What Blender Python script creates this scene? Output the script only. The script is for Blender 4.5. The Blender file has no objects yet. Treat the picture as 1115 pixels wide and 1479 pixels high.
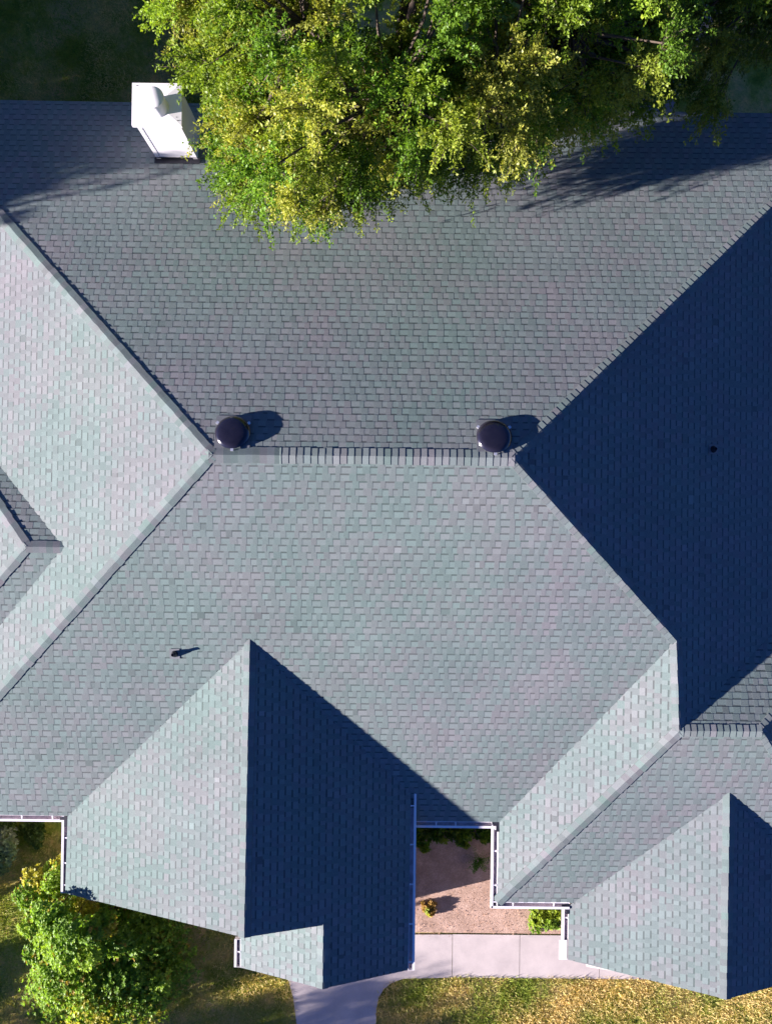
import bpy, math, random
import numpy as np
from mathutils import Vector, Matrix

# ------------------------------------------------------------------ camera
G0 = 4.83                      # height of the main ridge above the ground
CAM_H = 13.8 + G0
F_PX, CX, CY = 1076.85, 557.5, 739.5
RX, RY, RZ = 0.0079, -0.0003, 0.0113
scene = bpy.context.scene
cam_data = bpy.data.cameras.new('camera')
cam = bpy.data.objects.new('camera', cam_data)
scene.collection.objects.link(cam)
ROT = Matrix.Rotation(RZ, 3, 'Z') @ Matrix.Rotation(RY, 3, 'Y') @ Matrix.Rotation(RX, 3, 'X')
cam.matrix_world = Matrix.Translation((0, 0, CAM_H)) @ ROT.to_4x4()
cam_data.sensor_fit = 'VERTICAL'
cam_data.sensor_height = 24.0
cam_data.lens = F_PX / 1479 * 24.0
cam_data.clip_end = 2000
scene.camera = cam
scene.render.resolution_x, scene.render.resolution_y = 771, 1024

# ------------------------------------------------------------------ light
SUN_TO = Vector((-1.0, -0.255, 0.25)).normalized()
ELEV = math.asin(SUN_TO.z)
AZ = math.atan2(SUN_TO.x, SUN_TO.y)          # clockwise from +Y
world = bpy.data.worlds.new('World'); scene.world = world
world.use_nodes = True
wn = world.node_tree.nodes; wl = world.node_tree.links
sky = wn.new('ShaderNodeTexSky'); sky.sky_type = 'NISHITA'; sky.sun_disc = False
sky.sun_elevation = ELEV; sky.sun_rotation = AZ
sky.ozone_density = 4.0; sky.air_density = 1.0; sky.dust_density = 0.3
tint = wn.new('ShaderNodeMix'); tint.data_type = 'RGBA'; tint.blend_type = 'MULTIPLY'; tint.inputs[0].default_value = 1.0
tint.inputs[7].default_value = (0.27, 0.39, 0.74, 1)          # deep clear-air blue
wl.new(sky.outputs[0], tint.inputs[6]); wl.new(tint.outputs[2], wn['Background'].inputs[0])
wn['Background'].inputs[1].default_value = 0.05
sun_data = bpy.data.lights.new('sun', 'SUN'); sun_data.energy = 5.0
sun_data.angle = math.radians(0.5); sun_data.color = (1.0, 0.90, 0.895)
sun = bpy.data.objects.new('sun', sun_data); scene.collection.objects.link(sun)
sun.rotation_euler = SUN_TO.to_track_quat('Z', 'Y').to_euler()
sun.location = (-20, -6, 12)
vs = scene.view_settings
vs.view_transform = 'Standard'; vs.look = 'None'; vs.exposure = 2.12; vs.gamma = 1.0

# ------------------------------------------------------------------ helpers
COL = scene.collection
PI = math.pi

def ray(u, v):
    d = ROT @ Vector(((u - CX) / F_PX, -(v - CY) / F_PX, -1.0))
    return Vector((0, 0, CAM_H)), d

def at_z(u, v, z):
    o, d = ray(u, v); t = (z - o.z) / d.z
    return o + d * t

class Plane:                    # z = a x + b y + c
    def __init__(s, a, b, c): s.a, s.b, s.c = a, b, c
    def z(s, x, y): return s.a * x + s.b * y + s.c
    def at(s, u, v):
        o, d = ray(u, v)
        t = (s.a * o.x + s.b * o.y + s.c - o.z) / (d.z - s.a * d.x - s.b * d.y)
        return o + d * t
    def on(s, p): return Vector((p[0], p[1], s.z(p[0], p[1])))
    def n(s): return Vector((-s.a, -s.b, 1)).normalized()

def raw_mesh(name, V, F, mats, cols=None, mi=None, smooth=False):
    """V (n,3) array, F list/array of faces; cols per face rgb."""
    me = bpy.data.meshes.new(name)
    if isinstance(F, np.ndarray):
        nf, k = F.shape
        me.vertices.add(len(V)); me.vertices.foreach_set('co', np.asarray(V, dtype=np.float32).ravel())
        me.loops.add(nf * k); me.loops.foreach_set('vertex_index', F.astype(np.int32).ravel())
        me.polygons.add(nf); me.polygons.foreach_set('loop_start', np.arange(0, nf * k, k, dtype=np.int32))
        me.update(calc_edges=True)
    else:
        me.from_pydata([tuple(v) for v in V], [], F)
    if cols is not None:
        at = me.color_attributes.new('Col', 'FLOAT_COLOR', 'CORNER')
        nl = np.empty(len(me.polygons), dtype=np.int32); me.polygons.foreach_get('loop_total', nl)
        c = np.ones((len(me.polygons), 4), dtype=np.float32); c[:, :3] = cols
        at.data.foreach_set('color', np.repeat(c, nl, axis=0).ravel())
    for m in (mats if isinstance(mats, (list, tuple)) else [mats]): me.materials.append(m)
    if mi is not None: me.polygons.foreach_set('material_index', np.asarray(mi, dtype=np.int32))
    if smooth: me.polygons.foreach_set('use_smooth', np.ones(len(me.polygons), dtype=bool))
    me.update()
    return me

def link(name, me, parent=None, label=None):
    o = bpy.data.objects.new(name, me); COL.objects.link(o)
    if parent is not None:
        o.parent = parent
        o.matrix_parent_inverse = parent.matrix_world.inverted() if False else Matrix.Translation(-world_loc(parent))
    if label: o['label'] = label
    return o

def world_loc(o):
    l = Vector(o.location)
    return l if o.parent is None else l     # things are never rotated; children keep identity

def thing(name, loc, label, cat, group=None):
    o = bpy.data.objects.new(name, None); COL.objects.link(o); o.location = loc
    o.empty_display_size = 0.3
    o['label'] = label; o['category'] = cat
    if group: o['group'] = group
    return o

class MB:
    def __init__(s): s.V, s.F, s.C, s.M = [], [], [], []
    def add(s, vs_, fs, col=(1, 1, 1), mi=0):
        b = len(s.V); s.V += [tuple(v) for v in vs_]
        for f in fs: s.F.append([b + i for i in f]); s.C.append(col); s.M.append(mi)
    def box(s, lo, hi, col=(1, 1, 1), mi=0):
        x0, y0, z0 = lo; x1, y1, z1 = hi
        s.add([(x0,y0,z0),(x1,y0,z0),(x1,y1,z0),(x0,y1,z0),(x0,y0,z1),(x1,y0,z1),(x1,y1,z1),(x0,y1,z1)],
              [(0,3,2,1),(4,5,6,7),(0,1,5,4),(1,2,6,5),(2,3,7,6),(3,0,4,7)], col, mi)
    def obox(s, c, ax, ay, az, col=(1,1,1), mi=0):      # centre and half axes
        c, ax, ay, az = map(Vector, (c, ax, ay, az))
        P = [c + i*ax + j*ay + k*az for k in (-1,1) for (i,j) in ((-1,-1),(1,-1),(1,1),(-1,1))]
        s.add(P, [(0,3,2,1),(4,5,6,7),(0,1,5,4),(1,2,6,5),(2,3,7,6),(3,0,4,7)], col, mi)
    def tube(s, pts, rads, seg=8, col=(1,1,1), mi=0, caps=True):
        pts = [Vector(p) for p in pts]; b = len(s.V); up = Vector((0.3, 0.2, 1)).normalized()
        for i, p in enumerate(pts):
            d = (pts[min(i+1, len(pts)-1)] - pts[max(i-1, 0)]).normalized()
            a = d.cross(up)
            if a.length < 1e-3: a = d.cross(Vector((1, 0, 0)))
            a.normalize(); c = d.cross(a)
            for k in range(seg):
                t = 2*PI*k/seg; s.V.append(tuple(p + (a*math.cos(t) + c*math.sin(t))*rads[i]))
        for i in range(len(pts)-1):
            for k in range(seg):
                k2 = (k+1) % seg
                s.F.append([b+i*seg+k, b+i*seg+k2, b+(i+1)*seg+k2, b+(i+1)*seg+k]); s.C.append(col); s.M.append(mi)
        if caps:
            s.F.append([b+k for k in range(seg)][::-1]); s.C.append(col); s.M.append(mi)
            s.F.append([b+(len(pts)-1)*seg+k for k in range(seg)]); s.C.append(col); s.M.append(mi)
    def lathe(s, prof, c, seg=32, axis=None, col=(1,1,1), mi=0):      # prof [(r,z)]
        b = len(s.V); c = Vector(c)
        for r, z in prof:
            for k in range(seg):
                t = 2*PI*k/seg; s.V.append(tuple(c + Vector((r*math.cos(t), r*math.sin(t), z))))
        for i in range(len(prof)-1):
            for k in range(seg):
                k2 = (k+1) % seg
                s.F.append([b+i*seg+k, b+i*seg+k2, b+(i+1)*seg+k2, b+(i+1)*seg+k]); s.C.append(col); s.M.append(mi)
        for i, rev in ((0, True), (len(prof)-1, False)):
            if prof[i][0] > 1e-4:
                f = [b+i*seg+k for k in range(seg)]
                s.F.append(f[::-1] if rev else f); s.C.append(col); s.M.append(mi)
    def obj(s, name, mats, parent=None, label=None, smooth=False, colour=False):
        me = raw_mesh(name, s.V, s.F, mats, np.array(s.C, dtype=np.float32) if colour else None, s.M, smooth)
        if smooth: me.set_sharp_from_angle(angle=math.radians(38))
        return link(name, me, parent, label)

def new_mat(name):
    m = bpy.data.materials.new(name); m.use_nodes = True
    nt = m.node_tree; b = nt.nodes['Principled BSDF']
    return m, nt, b

def N(nt, t, **kw):
    n = nt.nodes.new(t)
    for k, v in kw.items():
        if k in n.inputs: n.inputs[k].default_value = v
        else: setattr(n, k, v)
    return n

def noise(nt, scale, detail=4, rough=0.6, vec=None, dist=0.0):
    n = N(nt, 'ShaderNodeTexNoise'); n.inputs['Scale'].default_value = scale
    n.inputs['Detail'].default_value = detail; n.inputs['Roughness'].default_value = rough
    n.inputs['Distortion'].default_value = dist
    if vec is None:
        tc = N(nt, 'ShaderNodeTexCoord'); vec = tc.outputs['Object']
    nt.links.new(vec, n.inputs['Vector']); return n

def ramp(nt, fac, stops):
    r = N(nt, 'ShaderNodeValToRGB'); e = r.color_ramp.elements
    e[0].position, e[0].color = stops[0][0], (*stops[0][1], 1)
    e[1].position, e[1].color = stops[-1][0], (*stops[-1][1], 1)
    for p, c in stops[1:-1]:
        x = e.new(p); x.color = (*c, 1)
    nt.links.new(fac, r.inputs[0]); return r

def mixc(nt, a, b, fac, mode='MIX'):
    m = N(nt, 'ShaderNodeMix'); m.data_type = 'RGBA'; m.blend_type = mode
    for sock, val in ((m.inputs[6], a), (m.inputs[7], b), (m.inputs[0], fac)):
        if hasattr(val, 'default_value') or hasattr(val, 'links'): nt.links.new(val, sock)
        else: sock.default_value = val if not isinstance(val, tuple) else (*val, 1)
    return m.outputs[2]

def bump(nt, b, h, strength=0.5, dist=0.01):
    n = N(nt, 'ShaderNodeBump'); n.inputs['Strength'].default_value = strength
    n.inputs['Distance'].default_value = dist
    nt.links.new(h, n.inputs['Height']); nt.links.new(n.outputs[0], b.inputs['Normal'])

def simple(name, col, rough=0.6, metal=0.0, var=0.12, scale=6.0, bmp=0.0, bscale=60, spec=None):
    m, nt, b = new_mat(name)
    n = noise(nt, scale, 5)
    c = ramp(nt, n.outputs[0], [(0.3, tuple(x*(1-var) for x in col)), (0.7, tuple(min(1, x*(1+var)) for x in col))])
    nt.links.new(c.outputs[0], b.inputs['Base Color'])
    b.inputs['Roughness'].default_value = rough; b.inputs['Metallic'].default_value = metal
    if spec is not None: b.inputs['Specular IOR Level'].default_value = spec
    if bmp: bump(nt, b, noise(nt, bscale, 3).outputs[0], bmp, 0.01)
    return m

# ------------------------------------------------------------------ materials
def shingle_material():
    m, nt, b = new_mat('asphalt_shingle')
    a = N(nt, 'ShaderNodeVertexColor'); a.layer_name = 'Col'
    g = noise(nt, 170, 2, 0.7)            # mineral granules
    gr = ramp(nt, g.outputs[0], [(0.30, (0.72, 0.72, 0.74)), (0.5, (1, 1, 1)), (0.72, (1.32, 1.30, 1.28))])
    c1 = mixc(nt, a.outputs[0], gr.outputs[0], 1.0, 'MULTIPLY')
    w = noise(nt, 0.55, 5, 0.6)           # broad weathering
    wr = ramp(nt, w.outputs[0], [(0.3, (0.90, 0.93, 0.93)), (0.7, (1.07, 1.05, 1.06))])
    c2 = mixc(nt, c1, wr.outputs[0], 1.0, 'MULTIPLY')
    nt.links.new(c2, b.inputs['Base Color'])
    b.inputs['Roughness'].default_value = 0.92; b.inputs['Specular IOR Level'].default_value = 0.25
    bump(nt, b, noise(nt, 120, 3, 0.7).outputs[0], 0.35, 0.004)
    return m
M_SH = shingle_material()
M_DECK = simple('roof_deck_wood', (0.10, 0.09, 0.085), 0.9)
M_WHITE = simple('white_painted_metal', (0.82, 0.79, 0.80), 0.35, 0.0, 0.04, 3)
M_TRIM = simple('white_trim', (0.78, 0.76, 0.76), 0.5, 0, 0.04, 3)
M_GIN = simple('gutter_inside', (0.62, 0.55, 0.56), 0.7, 0, 0.25, 7)
M_DARKM = simple('corner_shade_dark', (0.03, 0.03, 0.04), 0.5, 0.3, 0.2)
M_PIPE = simple('black_pipe', (0.02, 0.02, 0.025), 0.22, 0, 0.2)
M_BRIGHT = simple('bright_metal', (0.85, 0.85, 0.86), 0.25, 0.6, 0.05)
M_FLANGE = simple('painted_flange', (0.16, 0.17, 0.18), 0.6, 0.2, 0.12)

def vent_material():
    m, nt, b = new_mat('dark_dome_paint')
    n = noise(nt, 9, 4)
    c = ramp(nt, n.outputs[0], [(0.3, (0.014, 0.013, 0.024)), (0.7, (0.021, 0.019, 0.032))])
    nt.links.new(c.outputs[0], b.inputs['Base Color'])
    b.inputs['Roughness'].default_value = 0.15; b.inputs['Metallic'].default_value = 0.25
    b.inputs['Coat Weight'].default_value = 0.6; b.inputs['Coat Roughness'].default_value = 0.15
    return m
M_DOME = vent_material()

def stucco(name, col):
    m, nt, b = new_mat(name)
    tc = N(nt, 'ShaderNodeTexCoord'); sx = N(nt, 'ShaderNodeSeparateXYZ'); nt.links.new(tc.outputs['Object'], sx.inputs[0])
    w = N(nt, 'ShaderNodeMath', operation='MULTIPLY'); w.inputs[1].default_value = 1 / 0.15; nt.links.new(sx.outputs[2], w.inputs[0])
    f = N(nt, 'ShaderNodeMath', operation='FRACT'); nt.links.new(w.outputs[0], f.inputs[0])
    c = ramp(nt, noise(nt, 3, 5).outputs[0], [(0.3, tuple(x*0.9 for x in col)), (0.7, col)])
    nt.links.new(c.outputs[0], b.inputs['Base Color']); b.inputs['Roughness'].default_value = 0.7
    bump(nt, b, f.outputs[0], 0.8, 0.015)
    return m
M_WALL = stucco('lap_siding', (0.46, 0.42, 0.38))
M_CHIM = simple('white_chimney_paint', (0.80, 0.77, 0.78), 0.45, 0, 0.03, 4, 0.1, 30)

def lawn_material():
    m, nt, b = new_mat('lawn')
    tc = N(nt, 'ShaderNodeTexCoord')
    n1 = noise(nt, 0.75, 6, 0.62); n2 = noise(nt, 16, 5, 0.8); n3 = noise(nt, 2.4, 5, 0.7)
    base = ramp(nt, n1.outputs[0], [(0.36, (0.18, 0.23, 0.035)), (0.45, (0.33, 0.35, 0.07)), (0.55, (0.58, 0.46, 0.18)), (0.68, (0.68, 0.49, 0.28))])
    dead = ramp(nt, n3.outputs[0], [(0.45, (0.75, 0.85, 0.7)), (0.66, (1.25, 1.1, 1.0))])
    c = mixc(nt, base.outputs[0], dead.outputs[0], 1.0, 'MULTIPLY')
    fine = ramp(nt, n2.outputs[0], [(0.33, (0.68, 0.70, 0.66)), (0.66, (1.22, 1.2, 1.18))])
    c = mixc(nt, c, fine.outputs[0], 1.0, 'MULTIPLY')
    nt.links.new(c, b.inputs['Base Color']); b.inputs['Roughness'].default_value = 0.95
    b.inputs['Specular IOR Level'].default_value = 0.1
    bump(nt, b, n2.outputs[0], 0.9, 0.05)
    return m
M_LAWN = lawn_material()

def dirt_material():
    m, nt, b = new_mat('bare_soil')
    n1 = noise(nt, 2.2, 6, 0.7); n2 = noise(nt, 28, 5, 0.75)
    c1 = ramp(nt, n1.outputs[0], [(0.3, (0.33, 0.215, 0.155)), (0.7, (0.60, 0.42, 0.33))])
    c2 = ramp(nt, n2.outputs[0], [(0.3, (0.66, 0.63, 0.61)), (0.68, (1.15, 1.15, 1.15))])
    nt.links.new(mixc(nt, c1.outputs[0], c2.outputs[0], 1.0, 'MULTIPLY'), b.inputs['Base Color'])
    b.inputs['Roughness'].default_value = 0.95
    bump(nt, b, n2.outputs[0], 0.35, 0.03)
    return m
M_DIRT = dirt_material()

def concrete_material():
    m, nt, b = new_mat('concrete')
    n1 = noise(nt, 1.6, 6, 0.65); n2 = noise(nt, 60, 3, 0.7)
    c1 = ramp(nt, n1.outputs[0], [(0.3, (0.44, 0.385, 0.37)), (0.7, (0.57, 0.50, 0.475))])
    c2 = ramp(nt, n2.outputs[0], [(0.3, (0.90, 0.90, 0.90)), (0.7, (1.06, 1.06, 1.06))])
    nt.links.new(mixc(nt, c1.outputs[0], c2.outputs[0], 1.0, 'MULTIPLY'), b.inputs['Base Color'])
    b.inputs['Roughness'].default_value = 0.85
    return m
M_CONC = concrete_material()

def leaf_material(name, transl=0.35, rough=0.45):
    m, nt, b = new_mat(name)
    a = N(nt, 'ShaderNodeVertexColor'); a.layer_name = 'Col'
    nt.links.new(a.outputs[0], b.inputs['Base Color'])
    b.inputs['Roughness'].default_value = rough; b.inputs['Specular IOR Level'].default_value = 0.25
    t = N(nt, 'ShaderNodeBsdfTranslucent')
    tc = mixc(nt, a.outputs[0], (1.15, 1.15, 0.5), 1.0, 'MULTIPLY')
    nt.links.new(tc, t.inputs[0])
    mx = N(nt, 'ShaderNodeMixShader'); mx.inputs[0].default_value = transl
    nt.links.new(b.outputs[0], mx.inputs[1]); nt.links.new(t.outputs[0], mx.inputs[2])
    nt.links.new(mx.outputs[0], nt.nodes['Material Output'].inputs[0])
    return m
M_LEAF = leaf_material('tree_leaf', 0.45)
M_BLEAF = leaf_material('shrub_leaf', 0.38, 0.52)
M_GRASS = leaf_material('grass_blade', 0.25, 0.7)
M_BARK = simple('bark', (0.07, 0.05, 0.035), 0.9, 0, 0.3, 14, 0.6, 30)

# ------------------------------------------------------------------ roof planes
def zr(z): return z + G0        # heights below are measured from the main ridge
pS, pN, pW, pE = 0.2929, 0.3113, 0.3302, 0.2970
yr, xA, xB = 1.1847, -3.3329, 2.3215
xC, zC, yD, xF = 5.9163, -1.0677, -4.2373, 7.5265
yl, xl0, xl1 = -0.6406, -6.3925, -7.0874; zl = -pW*(xA-xl0)
xg1, xe1E, ze1E = -2.6985, 0.5931, -2.0554
zg1 = ze1E + pE*(xe1E-xg1); xe1W, zS = -6.728, -2.2289
pg = (zg1-zS)/(xg1-xe1W)
xpr = -1.1852; zpr = ze1E + pE*(xe1E-xpr); xpW, zpW = -2.999, -2.204; pp = (zpr-zpW)/(xpr-xpW)
xg2, xe2, ze2, pg2 = 7.043, 4.0494, -2.3812, 0.3136; zg2 = ze2 + pg2*(xg2-xe2)
yr = at_z(522, 659, zr(0)).y         # the main ridge
PL = {
 'N': Plane(0, -pN, zr(pN*yr)), 'S': Plane(0, pS, zr(-pS*yr)),
 'W': Plane(pW, 0, zr(-pW*xA)), 'E': Plane(-pE, 0, zr(pE*xB)),
 'LN': Plane(0, -pN, zr(zl+pN*yl)), 'LS': Plane(0, pS, zr(zl-pS*yl)), 'LF': Plane(pW, 0, zr(zl-pW*xl1)),
 'W2': Plane(pW, 0, zr(zC-pW*xC)), 'S3': Plane(0, pS, zr(zC-pS*yD)), 'N3': Plane(0, -pN, zr(zC+pN*yD)),
 'E3': Plane(-pE, 0, zr(zC+pE*xF)),
 'G1E': Plane(-pE, 0, zr(ze1E+pE*xe1E)), 'G1W': Plane(pg, 0, zr(zg1-pg*xg1)), 'PW': Plane(pp, 0, zr(zpr-pp*xpr)),
 'G2W': Plane(pg2, 0, zr(zg2-pg2*xg2)), 'G2E': Plane(-pg2, 0, zr(zg2+pg2*xg2)),
}
def lift_to(k, ref, pxs):       # settle plane k so that its valley line meets plane ref
    d = 0.0
    for px in pxs:
        q = PL[ref].at(*px); d += q.z-PL[k].z(q.x, q.y)
    PL[k].c += d/len(pxs)
def through(key, pts):
    (x0, y0, z0), (x1, y1, z1), (x2, y2, z2) = pts
    m_ = np.linalg.solve(np.array([[x0, y0, 1], [x1, y1, 1], [x2, y2, 1]]), np.array([z0, z1, z2]))
    PL[key] = Plane(*[float(v) for v in m_])
def on(k, u, v): return tuple(PL[k].at(u, v))
# neighbouring slopes are settled one after another so that every hip and valley closes
through('W', [on('S', 305, 656.8), on('N', 0, 311), on('S', 0, 1000)])
through('E', [on('S', 740, 661.3), on('N', 1115, 297), on('S', 976, 925)])
through('W2', [on('S', 976, 925), on('S', 721, 1187), on('E', 980, 1056)])
zd = on('E', 980, 1056)[2]
through('S3', [on('E', 980, 1056), on('W2', 717.5, 1303), tuple(at_z(1100, 1056, zd))])
through('N3', [on('E', 980, 1056), on('E', 1115, 915), tuple(at_z(1100, 1056, zd))])
through('E3', [on('S3', 1100, 1056), on('S3', 1115, 1080), on('N3', 1115, 1036)])
zk = on('W', 92, 790)[2]
through('LN', [on('W', 92, 790), on('W', 0, 672), tuple(at_z(38, 790, zk))])
through('LS', [on('W', 92, 790), on('W', 0, 905), tuple(at_z(38, 790, zk))])
through('LF', [on('LS', 38, 790), on('LN', 0, 733), on('LS', 0, 835)])
za = on('S', 361, 925)[2]
through('G1W', [on('S', 361, 925), on('S', 98.5, 1179), tuple(at_z(353, 1354, za))])
through('G1E', [on('S', 361, 925), on('S', 593, 1146), tuple(at_z(353, 1354, za))])
through('PW', [on('G1E', 467, 1337), on('G1E', 466, 1428), tuple(at_z(347, 1397, zr(zpW)))])
zb_ = on('S3', 1053, 1146)[2]
through('G2W', [on('S3', 1053, 1146), on('S3', 821.5, 1308), tuple(at_z(1048, 1443, zb_))])
q_ = PL['G2W'].at(1053, 1146); r_ = PL['G2W'].at(1048, 1443)
through('G2E', [tuple(q_), tuple(r_), (q_.x+2, q_.y, q_.z-0.64)])
AXIS = {'N': (0, -1), 'S': (0, 1), 'W': (1, 0), 'E': (-1, 0), 'LN': (0, -1), 'LS': (0, 1), 'LF': (1, 0), 'W2': (1, 0), 'S3': (0, 1), 'N3': (0, -1),
        'E3': (-1, 0), 'G1E': (-1, 0), 'G1W': (1, 0), 'PW': (1, 0), 'G2W': (1, 0), 'G2E': (-1, 0)}
def ext(pl, a, b, k):           # a point further along the line a->b on the plane
    p = a + (b-a)*k
    return pl.on(p)
def poly(key, pts):
    return [PL[key].at(*p) if len(p) == 2 and not isinstance(p, Vector) else PL[key].on(p) for p in pts]

P = PL
A_, B_, C_, D_, F_ = (305, 656.8), (740, 661.3), (976, 925), (980, 1056), (1100, 1056)
nA, nB = P['N'].at(*A_), P['N'].at(*B_)
def meet(pl, a, b, e0, e1):     # where the hip a->b reaches the eave line e0-e1 (in plan)
    d, e = b-a, e1-e0; k = ((e0.x-a.x)*e.y-(e0.y-a.y)*e.x)/(d.x*e.y-d.y*e.x)
    return pl.on(a+d*k), k
eN0, eN1 = P['N'].at(20, 145), P['N'].at(1080, 163)
nW, kNW = meet(P['N'], nA, P['N'].at(0, 311), eN0, eN1); nE, kNE = meet(P['N'], nB, P['N'].at(1115, 297), eN0, eN1)
eNl, eNr = nW, nE
SL = []     # (plane key, [convex polygons])
SL.append(('N', [[nA, nW, nE, nB]]))
sA, sB, sC = P['S'].at(*A_), P['S'].at(*B_), P['S'].at(*C_)
sV = P['S'].at(721, 1187); sE0 = P['S'].at(20, 1177)
sL, kSW = meet(P['S'], sA, P['S'].at(0, 1000), sV, sE0)
SL.append(('S', [[sA, sB, sC, sV, sL]]))
wA = P['W'].at(*A_); wN = ext(P['W'], wA, P['W'].at(0, 311), kNW); wS = ext(P['W'], wA, P['W'].at(0, 1000), kSW)
SL.append(('W', [[wA, wN, wS]]))
eB, eC, eD = P['E'].at(*B_), P['E'].at(*C_), P['E'].at(*D_)
eNE = ext(P['E'], eB, P['E'].at(1115, 297), kNE); eV = P['E'].at(1115, 915); eVf = ext(P['E'], eD, eV, 2.6)
kk = (eC.y-eD.y)/(eV.y-eD.y); eV1 = ext(P['E'], eD, eV, kk)
SL.append(('E', [[eB, eC, eV1, eVf, eNE], [eC, eD, eV1]]))
K_, L_ = (92, 790), (38, 790)
for key, hip, val in (('LN', (0, 733), (0, 672)), ('LS', (0, 835), (0, 905))):
    l, k = P[key].at(*L_), P[key].at(*K_)
    h = ext(P[key], l, P[key].at(*hip), 4.5); v = ext(P[key], k, P[key].at(*val), 2.6)
    SL.append((key, [[l, k, v, h]]))
l = P['LF'].at(*L_); SL.append(('LF', [[l, ext(P['LF'], l, P['LF'].at(0, 733), 4.5), ext(P['LF'], l, P['LF'].at(0, 835), 4.5)]]))
SL.append(('W2', [poly('W2', [C_, D_, (717.5, 1303), (721, 1187)])]))
d3, f3 = P['S3'].at(*D_), P['S3'].at(*F_); c3 = P['S3'].at(717.5, 1303); r3 = P['S3'].on(c3 + Vector((11, 0, 0)) * 0.78)
f3b = P['S3'].on(f3 + Vector((1, -pE/pS, 0))*3.6)
SL.append(('S3', [[d3, f3, f3b, P['S3'].on((f3b.x, c3.y)), c3]]))
dn, fn = P['N3'].at(*D_), P['N3'].at(*F_); vn = ext(P['N3'], dn, P['N3'].at(1115, 915), 2.6)
fnb = P['N3'].on(fn + Vector((1, pE/pN, 0))*3.6)
SL.append(('N3', [[dn, fn, fnb, vn]]))
fe = P['E3'].at(*F_); SL.append(('E3', [[fe, P['E3'].on(fe+Vector((1, pE/pN, 0))*3.6), P['E3'].on(fe+Vector((1, -pE/pS, 0))*3.6)]]))
SL.append(('G1W', [poly('G1W', [(361, 925), (98.5, 1179), (95, 1290), (353, 1354)])]))
g1 = poly('G1E', [(361, 925), (593, 1146), (590.5, 1317), (353, 1354)])
g2 = poly('G1E', [(467, 1337), (590.5, 1317), (589, 1401), (466, 1428)])
g2[0] = P['G1E'].on(g1[3] + (g1[2]-g1[3])*((g2[0].x-g1[3].x)/(g1[2].x-g1[3].x))); g2[1] = g1[2]
SL.append(('G1E', [g1, g2]))
pw = poly('PW', [(467, 1337), (466, 1428), (347, 1397), (347, 1350)]); pw[0] = P['PW'].on(pw[0]+Vector((0, 0.12, 0)))
SL.append(('PW', [pw]))
SL.append(('G2W', [poly('G2W', [(1053, 1146), (821.5, 1308), (820, 1386), (1048, 1443)])]))
ga, gb = P['G2E'].at(1053, 1146), P['G2E'].at(1048, 1443)
gv = ext(P['G2E'], ga, P['G2E'].at(1115, 1191), 3.6); gr = ext(P['G2E'], gb, P['G2E'].at(1115, 1425), 3.3)
SL.append(('G2E', [[ga, gb, gr, gv]]))

def hull(pts):
    p = sorted(pts, key=lambda v: (v.x, v.y)); h = []
    for seq in (p, p[::-1]):
        k = []
        for v in seq:
            while len(k) > 1 and (k[-1].x-k[-2].x)*(v.y-k[-2].y)-(k[-1].y-k[-2].y)*(v.x-k[-2].x) <= 1e-9: k.pop()
            k.append(v)
        h += k[:-1]
    return h
SL0 = {k: qs for k, qs in SL}
SL = [(k, [hull(q) for q in qs]) for k, qs in SL]
def area2(p): return sum(p[i].x*p[(i+1) % len(p)].y - p[(i+1) % len(p)].x*p[i].y for i in range(len(p)))

# ------------------------------------------------------------------ the house
house = thing('house', (0, 0, 0), 'house with a grey-green asphalt shingle roof of hips, gables and white gutters seen from above', 'house')

rng = random.Random(7)
def vnoise(x, y, s):
    x, y = x/s, y/s; i, j = math.floor(x), math.floor(y); fx, fy = x-i, y-j
    fx, fy = fx*fx*(3-2*fx), fy*fy*(3-2*fy)
    h = lambda a, b: (math.sin(a*127.1 + b*311.7)*43758.5453) % 1.0
    return (h(i,j)*(1-fx)+h(i+1,j)*fx)*(1-fy) + (h(i,j+1)*(1-fx)+h(i+1,j+1)*fx)*fy

GREEN, MAUVE = np.array((0.145, 0.190, 0.180)), np.array((0.172, 0.183, 0.185))
def shingle_colour(x, y, bright):
    t = (vnoise(x+31, y+7, 0.30)*0.45 + vnoise(x+3, y+99, 0.9)*0.35 + rng.random()*0.36 - 0.42)/0.42
    t = min(1, max(0, t)); c = GREEN*(1-t)+MAUVE*t
    g = vnoise(x+77, y+13, 2.3)-0.5            # slow drift between greener and greyer batches
    c = c * np.array((1-0.10*g, 1+0.06*g, 1-0.04*g))
    if rng.random() < 0.012: bright *= rng.choice((0.78, 0.84, 1.15))       # the odd replaced or scuffed tab
    return c * bright * rng.uniform(0.95, 1.05)

def clip(sub, cp):              # convex clip in plan, both as lists of (x,y); cp counter-clockwise
    out = sub
    for i in range(len(cp)):
        ax, ay = cp[i]; bx, by = cp[(i+1) % len(cp)]; inp = out; out = []
        if not inp: return out
        def side(p): return (bx-ax)*(p[1]-ay)-(by-ay)*(p[0]-ax)
        for j in range(len(inp)):
            p, q = inp[j], inp[(j+1) % len(inp)]; sp, sq = side(p), side(q)
            if sp >= 0: out.append(p)
            if (sp >= 0) != (sq >= 0):
                t = sp/(sp-sq); out.append((p[0]+(q[0]-p[0])*t, p[1]+(q[1]-p[1])*t))
    return out

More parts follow.
